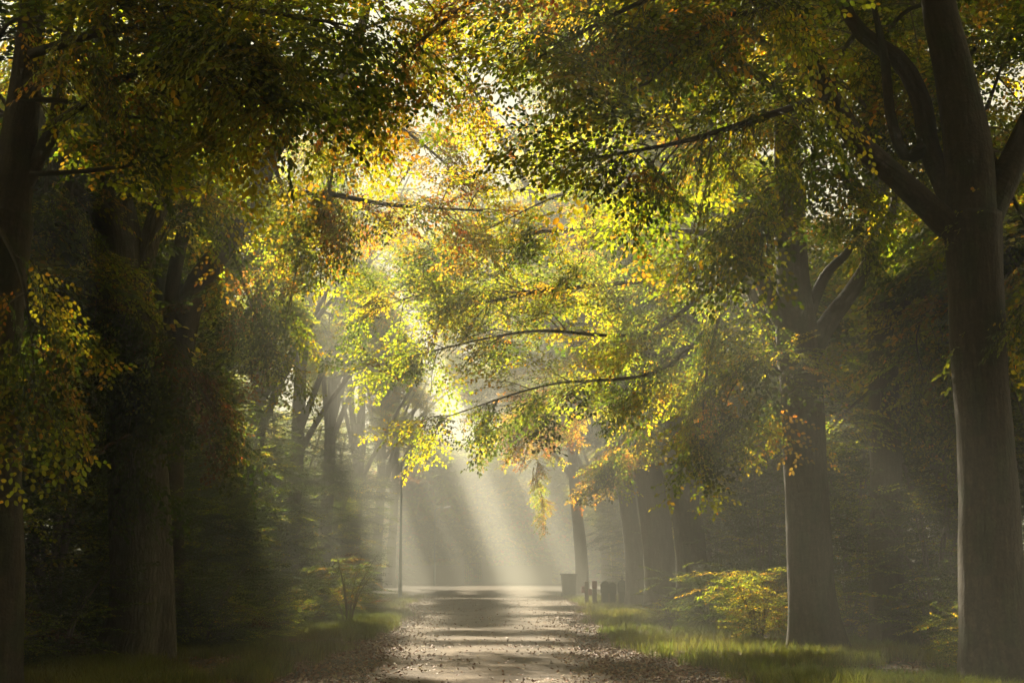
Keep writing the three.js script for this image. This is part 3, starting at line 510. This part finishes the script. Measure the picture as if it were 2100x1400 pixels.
{
  const sap = [shrub('sapling', 201, { H: 8.5, R: 2.0, stems: 5, n: 420, r: 0.07, scale: [0.9, 1.3], mix: { green: 4, deep: 2, lime: 1.5 } }), shrub('sapling', 203, { H: 6.5, R: 1.8, stems: 6, n: 360, r: 0.06, scale: [0.8, 1.2], mix: { green: 3, lime: 2, deep: 2, yellow: 0.5 } }), shrub('sapling', 205, { H: 4.5, R: 1.5, stems: 6, n: 260, r: 0.04, scale: [0.7, 1.1], mix: { green: 3, deep: 2, lime: 1.5 } })];
  const used = new Set();
  const put = (i, x, d, k, label, group) => { const f = !used.has(i); used.add(i); place(sap[i], 'sapling', label, 'sapling', group, x, d, rnd() * 6.28, k, f); };
  for (const [i, x, d, k] of [[1, -7.6, 24.5, 0.9], [2, -6.6, 27, 0.8], [0, -9.2, 28, 0.95], [1, -8.4, 32, 0.9], [0, -10.2, 37, 1.05], [2, -7.4, 35, 0.9], [1, -9.2, 42, 1.1], [0, -9.8, 48, 1.15], [2, -7.6, 42, 0.9], [0, -10, 56, 1.2], [1, -9.2, 51, 1.1], [0, -9.6, 65, 1.3], [1, -9, 74, 1.3], [0, -9, 86, 1.4], [2, -7.8, 50, 1], [1, -8.6, 20.5, 1], [0, -10, 23, 1], [2, -7.6, 19, 0.9]])
    put(i, x, d, k, 'leafy sapling crowding the wood edge left of the road', 'saplings of the left wood edge');
  for (const [i, x, d, k] of [[0, 9.4, 30, 0.95], [1, 8.2, 33, 0.9], [1, 10.5, 26, 0.9], [0, 8.6, 42, 1.1], [2, 7.0, 38, 0.9], [1, 7.8, 52, 1.1], [0, 8.2, 64, 1.2], [1, 7.5, 76, 1.2], [2, 8.2, 27, 0.8], [2, 10.6, 21, 0.9], [1, 11.5, 23, 1]])
    put(i, x, d, k, 'leafy sapling among the trunks right of the road', 'saplings of the right wood edge');
  const low = [shrub('shrub', 211, { H: 1.7, R: 0.9, stems: 8, n: 150, scale: [0.4, 0.7], mix: { green: 4, lime: 1, deep: 2 } }), shrub('shrub', 213, { H: 1.2, R: 0.8, stems: 8, n: 120, scale: [0.35, 0.6], mix: { green: 3, lime: 2, yellow: 1, rust: 0.4 } })];
  const u2 = new Set(); const putLow = (i, x, d, k, label, group) => { const f = !u2.has(i); u2.add(i); place(low[i], 'shrub', label, 'shrub', group, x, d, rnd() * 6.28, k, f); };
  for (const [i, x, d, k] of [[0, -5.2, 25.5, 1], [1, -4.8, 28, 0.9], [0, -5.2, 30.5, 1], [1, -4.9, 33, 1], [0, -5.4, 36, 1], [1, -6.9, 20.5, 1], [0, -6.6, 22, 1], [1, -4.9, 38.5, 1.1], [0, -4.6, 43, 1.1], [1, -4.9, 26, 1], [1, -7.4, 18.5, 1.1]])
    putLow(i, x, d, k, 'low leafy shrub at the grass edge left of the road', 'low shrubs on the left');
  for (const [i, x, d, k] of [[0, 5.0, 34, 1], [1, 4.4, 36.5, 0.8], [0, 8.2, 24, 1], [1, 7.4, 22, 0.9], [0, 9.2, 21, 1.1], [1, 6.9, 20, 0.7], [0, 8.6, 28, 1.2], [1, 7.3, 30, 1], [1, 8.0, 19.5, 0.9], [0, 6.6, 33, 1.1]])
    putLow(i, x, d, k, 'low leafy shrub between the trunks right of the road', 'low shrubs on the right');
  const yb = shrub('shrub', 221, { H: 1.75, R: 1.05, stems: 10, n: 170, kind: 'lank', scale: [0.4, 0.7], mix: { yellow: 3, gold: 2, lime: 3, green: 2 }, low: 0.2 }); yb.position.copy(foot(1545, 27)); tag(yb, 'yellow leaved bush at the foot of the straight thick beech', 'shrub');
  const pb = shrub('shrub', 223, { H: 1.9, R: 0.9, stems: 8, n: 60, kind: 'lank', scale: [0.35, 0.6], mix: { gold: 2, rust: 1.5, green: 2, yellow: 1 }, low: 0.35 }); pb.position.copy(foot(720, 38)); tag(pb, 'sparse bronze leaved bush with bare twigs at the left road edge', 'shrub');
}
// -- wood closing the view at the end of the road
{
  const g = mergeGeometries([0, 1, 2, 3, 4].map((i) => { const q = DENSE[i % 3].clone(); q.scale(3, 3, 3); q.rotateY(i * 1.3); q.rotateZ(rr(-0.4, 0.4)); q.translate(rr(-1, 1), rr(-0.8, 0.8), rr(-1, 1)); q.clearGroups(); return q; }));
  const list = [];
  for (let i = 0; i < 2600; i++) { const d = 132 + 38 * Math.pow(rnd(), 1.3), x = rr(-42, 42), h = (13 + 9 * fbm(x / 7, 3, 2, 3)) * (0.8 + (d - 132) / 150); list.push([x, rr(0.4, 1) * h * Math.pow(rnd(), 0.35), d]); }
  for (let i = 0; i < 500; i++) list.push([rr(-42, 42), rr(0.3, 3.5), rr(134, 140)]);
  const im = new THREE.InstancedMesh(g, M.leaf, list.length), m = new THREE.Matrix4(), c = new THREE.Color(); im.name = 'distant_wood';
  list.forEach(([x, y, d], i) => { m.compose(V(x, y, -d), new THREE.Quaternion().setFromEuler(new THREE.Euler(rr(-0.3, 0.3), rnd() * 6.28, rr(-0.3, 0.3))), V(1, 1, 1).multiplyScalar(rr(0.8, 1.4))); im.setMatrixAt(i, m); const t = mixTint({ green: 3, lime: 2, yellow: 1, orange: 0.4 }); im.setColorAt(i, c.setRGB(...t)); });
  im.userData = { kind: 'stuff', label: 'hazy autumn wood closing the view beyond the end of the road', category: 'wood' }; im.castShadow = im.receiveShadow = true; scene.add(im);
}
// ---------------------------------------------------------------- grass and fallen leaves
{
  const raw = new Raw(), q = rngOf(9);
  for (let i = 0; i < 14; i++) {
    const a = q() * 6.28, o = V(gauss(q) * 0.07, 0, gauss(q) * 0.07), h = rr(0.1, 0.3, q), w = rr(0.005, 0.009, q), d = V(Math.cos(a), 0, Math.sin(a)), s = V(-d.z, 0, d.x), b = rr(0.15, 0.7, q) * h, v = rr(0.7, 1.3, q), c = [v * rr(0.9, 1.3, q), v, v];
    const P = (t, k) => raw.vert(o.clone().addScaledVector(d, b * t * t).add(V(0, h * t * (1 - 0.2 * t), 0)).addScaledVector(s, w * k * (1 - t * 0.7)), c);
    const k = [P(0, 1), P(0, -1), P(0.5, 1), P(0.5, -1), P(1, 0)]; raw.leaf.push(k[0], k[1], k[2], k[2], k[1], k[3], k[2], k[3], k[4]);
  }
  const g = raw.build(); g.clearGroups();
  const spots = [];
  for (let i = 0; i < 90000 && spots.length < 26000; i++) {
    const d = 15 + 60 * Math.pow(rnd(), 1.6), left = rnd() < 0.5, x = left ? rr(-7.5, -2.2) : rr(1.9, 8.5);
    const cov = left ? sstep(-2.3 - 0.5 * sstep(30, 18, d) - 1.0 * sstep(40, 55, d), -3.1 - 1.2 * sstep(40, 55, d), x) * sstep(-7.5, -5.5, x) : sstep(2.0 + 0.9 * sstep(27, 18, d) + sstep(40, 54, d), 3.2 + 1.2 * sstep(27, 18, d) + sstep(40, 54, d), x) * sstep(8.5, 6, x);
    if (rnd() > cov * sstep(0.36, 0.56, fbm(x / 1.1, d / 1.6, 21, 3))) continue;
    spots.push([x, d]);
  }
  const im = new THREE.InstancedMesh(g, M.blade, spots.length), m = new THREE.Matrix4(), c = new THREE.Color(); im.name = 'grass';
  spots.forEach(([x, d], i) => { const k = rr(0.6, 1.25) * (0.7 + 0.6 * fbm(x, d, 5, 2)); m.compose(V(x, groundY(x, -d) - 0.01, -d), new THREE.Quaternion().setFromAxisAngle(V(0, 1, 0), rnd() * 6.28), V(k, k, k)); im.setMatrixAt(i, m); const v = rr(0.75, 1.25), y = fbm(x / 2, d / 2, 40, 2); im.setColorAt(i, c.setRGB((0.11 + 0.10 * y) * v, 0.18 * v, 0.02 * v)); });
  im.userData = { kind: 'stuff', label: 'rough green grass growing along both road verges', category: 'grass' }; im.castShadow = im.receiveShadow = true; scene.add(im);

  const lr = new Raw(); lr.oval(V(-0.5, 0, 0), V(1, 0, 0), V(0, 1, 0), 1, 0.62, [1, 1, 1], -0.16); const lg = lr.build(); lg.clearGroups();
  const lg2 = (() => { const r2 = new Raw(); r2.oval(V(-0.5, 0.05, 0), V(1, 0, 0), V(0, 1, 0), 1, 0.55, [1, 1, 1], 0.25); const q2 = r2.build(); q2.clearGroups(); return q2; })();
  const fall = [[], []];
  for (let i = 0; i < 400000 && fall[0].length + fall[1].length < 80000; i++) {
    const d = 14 + 62 * Math.pow(rnd(), 1.7), x = rr(-9, 9), l = roadL(d), r = roadR(d);
    const edge = Math.max(Math.exp(-(((x - l + 0.5) / 0.75) ** 2)), Math.exp(-(((x - r - 0.75) / 0.95) ** 2))), onRoad = x > l && x < r;
    let w = 0.95 * edge * (onRoad ? 0.55 : 1) + (onRoad ? 0.03 + 0.05 * sstep(0.5, 0.7, fbm(x / 0.8, d / 2, 14, 2)) : 0.35);
    w *= 0.35 + 1.3 * sstep(0.3, 0.7, fbm(x / 0.6, d / 0.9, 33, 3));
    if (rnd() > w) continue;
    fall[rnd() < 0.5 ? 0 : 1].push([x, d, onRoad]);
  }
  const C = [[0.24, 0.105, 0.045], [0.28, 0.15, 0.06], [0.18, 0.075, 0.03], [0.30, 0.20, 0.10], [0.24, 0.09, 0.035], [0.32, 0.24, 0.10]];
  fall.forEach((list, k) => {
    const f = new THREE.InstancedMesh(k ? lg2 : lg, M.litter, list.length); f.name = numbered('fallen_leaves');
    list.forEach(([x, d, on], i) => { const s = rr(0.04, 0.075); m.compose(V(x, (on ? 0.06 : groundY(x, -d) + 0.02) + rnd() * 0.02, -d), new THREE.Quaternion().setFromEuler(new THREE.Euler(gauss() * 0.5, rnd() * 6.28, gauss() * 0.5)), V(s, s, s)); f.setMatrixAt(i, m); const q = C[Math.floor(rnd() * C.length)], v = rr(0.7, 1.3); f.setColorAt(i, c.setRGB(q[0] * v, q[1] * v, q[2] * v)); });
    f.userData = { kind: 'stuff', label: k ? 'curled brown beech leaves fallen along the road edges' : 'brown beech leaves fallen flat along the road edges', category: 'fallen leaves' }; f.castShadow = f.receiveShadow = true; scene.add(f);
  });
}

// ---------------------------------------------------------------- things beside the road
const std = (r, g, b, roughness = 0.7, metalness = 0) => new THREE.MeshStandardMaterial({ color: new THREE.Color().setRGB(r, g, b), roughness, metalness });
const grain = tile((u, v) => fb2(u * 40, v * 4, 3, 4)), woodTex = dataTex(256, (u, v) => { const l = 0.36 + 0.3 * (grain(u, v) - 0.5); return [l + 0.04, l, l - 0.06]; }, true);
M.post = new THREE.MeshStandardMaterial({ map: woodTex, roughness: 0.85 });
M.red = std(0.20, 0.03, 0.025, 0.5); M.boxGreen = std(0.03, 0.05, 0.035, 0.5); M.steel = std(0.10, 0.17, 0.17, 0.5, 0.2); M.binGrey = std(0.06, 0.065, 0.065, 0.55); M.pale = std(0.55, 0.53, 0.48, 0.6); M.black = std(0.02, 0.02, 0.02, 0.6); M.iron = std(0.03, 0.03, 0.035, 0.5, 0.5); M.stone = std(0.22, 0.20, 0.17, 0.9);
const rb = (w, h, d, r = 0.012) => new RoundedBoxGeometry(w, h, d, 2, r);
function lampPost(label, px, d, head) {
  const p = foot(px, d), t = thing('street_lamp', label, 'street lamp', p);
  mesh('base', new THREE.CylinderGeometry(0.085, 0.095, 1.25, 16).translate(0, 0.6, 0), M.steel, t);
  mesh('post', new THREE.CylinderGeometry(0.035, 0.07, 4.9, 14).translate(0, 1.22 + 2.45, 0), M.steel, t);
  const arm = new THREE.CatmullRomCurve3([V(0, 6.05, 0), V(0.03 * head, 6.35, 0), V(0.3 * head, 6.52, 0), V(0.8 * head, 6.55, 0)]);
  mesh('arm', new THREE.TubeGeometry(arm, 20, 0.03, 8), M.steel, t);
  const hd = new THREE.CapsuleGeometry(0.11, 0.42, 6, 16); hd.rotateZ(Math.PI / 2); hd.scale(1, 0.62, 1.1); hd.rotateZ(0.12 * head); hd.translate(1.05 * head, 6.58, 0); mesh('lamp_head', hd, M.pale, t);
  const gl = new THREE.SphereGeometry(0.1, 16, 10, 0, 6.3, 1.57, 1.57); gl.scale(1.9, 0.6, 1); gl.translate(1.08 * head, 6.535, 0); mesh('lens', gl, M.pale, t);
}
lampPost('slim teal street lamp with pale curved head standing at the left verge', 824, 66, 1);
lampPost('distant street lamp with curved arm, faint in the haze beyond the teal one', 893, 122, 1);
{ // wheeled waste bin
  const t = thing('waste_bin', 'large grey waste bin with overhanging lid standing on the right road edge', 'bin', foot(1165, 73)); t.rotation.y = 0.15;
  const sh = new THREE.CylinderGeometry(0.5, 0.41, 1.02, 4, 1).rotateY(Math.PI / 4); sh.scale(0.95, 1, 1); mesh('body', sh.translate(0, 0.6, 0), M.binGrey, t);
  const lid = mesh('lid', rb(0.78, 0.07, 0.84, 0.03).translate(0, 1.15, 0), M.binGrey, t); mesh('handle', new THREE.CapsuleGeometry(0.018, 0.5, 4, 8).rotateZ(Math.PI / 2).translate(0, 1.1, -0.45), M.black, lid);
  for (const sx of [-1, 1]) mesh('wheel', new THREE.CylinderGeometry(0.11, 0.11, 0.06, 18).rotateZ(Math.PI / 2).translate(sx * 0.3, 0.11, -0.3), M.black, t);
  for (const sx of [-1, 1]) mesh('foot', rb(0.08, 0.12, 0.08).translate(sx * 0.24, 0.06, 0.24), M.black, t);
}
function post(name, label, cat, px, d, w, h) {
  const t = thing(name, label, cat, foot(px, d));
  mesh('post', rb(w, h, w, 0.015).translate(0, h / 2 - 0.04, 0), M.post, t);
  mesh('cap', new THREE.ConeGeometry(w * 0.72, w * 0.5, 4).rotateY(Math.PI / 4).translate(0, h - 0.04 + w * 0.25, 0), M.post, t); return t;
}
{ // letterboxes on posts
  const a = post('letterbox_post', 'wooden post with a small red box on its side, nearest the road', 'letterbox', 1201, 57.5, 0.16, 0.98);
  mesh('box', rb(0.12, 0.26, 0.2).translate(-0.145, 0.62, 0), M.red, a); mesh('flap', rb(0.1, 0.03, 0.02, 0.006).translate(-0.145, 0.68, 0.108), M.black, a);
  const b = post('letterbox_post', 'wooden post with a red box on top, next to the pointed post', 'letterbox', 1217, 56, 0.17, 0.72);
  mesh('box', rb(0.19, 0.3, 0.3, 0.03).translate(0, 0.83, 0), M.red, b); mesh('side_box', rb(0.13, 0.24, 0.22).translate(-0.17, 0.55, 0), M.red, b); mesh('bracket', rb(0.14, 0.05, 0.1).translate(0.17, 0.63, 0.02), M.pale, b);
  const G = (label, px, d, w, h, tall) => {
    const t = thing('letterbox', label, 'letterbox', foot(px, d));
    for (const sx of [-1, 1]) mesh('leg', rb(0.045, h * 0.62, 0.045, 0.008).translate(sx * (w / 2 - 0.03), h * 0.29, 0.1), M.post, t);
    mesh('panel', rb(w * 0.9, h * 0.58, 0.04, 0.008).translate(0, h * 0.3, 0.05), M.boxGreen, t);
    mesh('box', rb(w, h * 0.34, 0.3, 0.02).translate(0, h * 0.72, 0), M.boxGreen, t);
    const roof = new THREE.CylinderGeometry(w * 0.46, w * 0.46, 0.31, 18, 1, false, 0, Math.PI).rotateX(Math.PI / 2).rotateZ(Math.PI / 2); roof.scale(1, 0.8, 1); mesh('roof', roof.translate(0, h * 0.885, 0), M.boxGreen, t);
    mesh('slot', rb(w * 0.6, 0.035, 0.012, 0.004).translate(0, h * 0.8, 0.155), M.black, t);
    if (tall) { mesh('finial', new THREE.LatheGeometry([[0.001, 0.22], [0.02, 0.18], [0.012, 0.13], [0.05, 0.09], [0.03, 0.04], [0.07, 0]].reverse().map(([x, y]) => new THREE.Vector2(x, y)), 14).translate(0, h * 0.885 + w * 0.34, 0), M.boxGreen, t); }
  };
  G('dark round topped letterbox on two legs beside the red letterboxes', 1238, 55.5, 0.32, 0.98, false);
  G('middle dark letterbox on two pale legs in the row', 1253, 56, 0.3, 0.93, false);
  G('tall dark letterbox with a finial, beside the beech trunk', 1273, 55, 0.33, 1.02, true);
  const p = thing('marker_post', 'slim pole with a red and white foot against the beech trunk', 'pole', foot(1286, 54.2)); mesh('pole', new THREE.CylinderGeometry(0.025, 0.03, 1.65, 10).translate(0, 0.8, 0), M.iron, p);
  mesh('red_band', new THREE.CylinderGeometry(0.037, 0.037, 0.32, 12).translate(0, 0.42, 0), M.red, p); mesh('white_band', new THREE.CylinderGeometry(0.038, 0.038, 0.2, 12).translate(0, 0.15, 0), M.pale, p);
}
{ // garden wall with a gate at the end of the road
  const t = thing('garden_wall', 'low dark garden wall across the end of the road', 'wall', V(-1.8, 0, -131));
  for (const [x, w] of [[-4.4, 5.6], [3.6, 6.4]]) { mesh('wall', rb(w, 1.6, 0.3, 0.03).translate(x, 0.8, 0), M.stone, t); mesh('coping', rb(w + 0.1, 0.1, 0.42, 0.02).translate(x, 1.65, 0), M.stone, t); }
  const g = thing('iron_gate', 'tall iron bar gate between stone pillars in the garden wall', 'gate', V(-2.2, 0, -131));
  for (const sx of [-1, 1]) { mesh('pillar', rb(0.4, 2.3, 0.4, 0.03).translate(sx * 0.98, 1.15, 0), M.stone, g); mesh('cap', new THREE.ConeGeometry(0.36, 0.25, 4).rotateY(Math.PI / 4).translate(sx * 0.98, 2.42, 0), M.stone, g); }
  for (let i = 0; i < 9; i++) mesh('bar', new THREE.CylinderGeometry(0.018, 0.018, 2.1, 8).translate(-0.68 + i * 0.17, 1.1, 0), M.iron, g);
  for (const y of [0.25, 1.9]) mesh('rail', rb(1.5, 0.05, 0.03, 0.008).translate(0, y, 0), M.iron, g);
}
{ const p = at(538, 1333, 25); p.y = groundY(p.x, p.z) + 0.02; const t = thing('stick', 'short dark broken stick poking out of the left grass', 'stick', p);
  mesh('wood', limbGeo([V(-0.09, -0.03, 0), V(0, 0.06, 0.02), V(0.1, 0.17, 0.03)], [0.022, 0.024, 0.018], { seg: 8, step: 0.04, rough: 0.2 }), M.oak, t); mesh('side_twig', limbGeo([V(0.03, 0.09, 0.02), V(0.08, 0.1, 0.06)], [0.009, 0.005], { seg: 6, step: 0.03 }), M.oak, t); }
//MORE
renderScene();
function renderScene() {
  const renderer = new THREE.WebGLRenderer({ antialias: true });
  renderer.setSize(1024, 682); renderer.shadowMap.enabled = true;
  renderer.toneMapping = THREE.LinearToneMapping; renderer.toneMappingExposure = EXPOSURE;
  renderer.render(scene, camera);
}
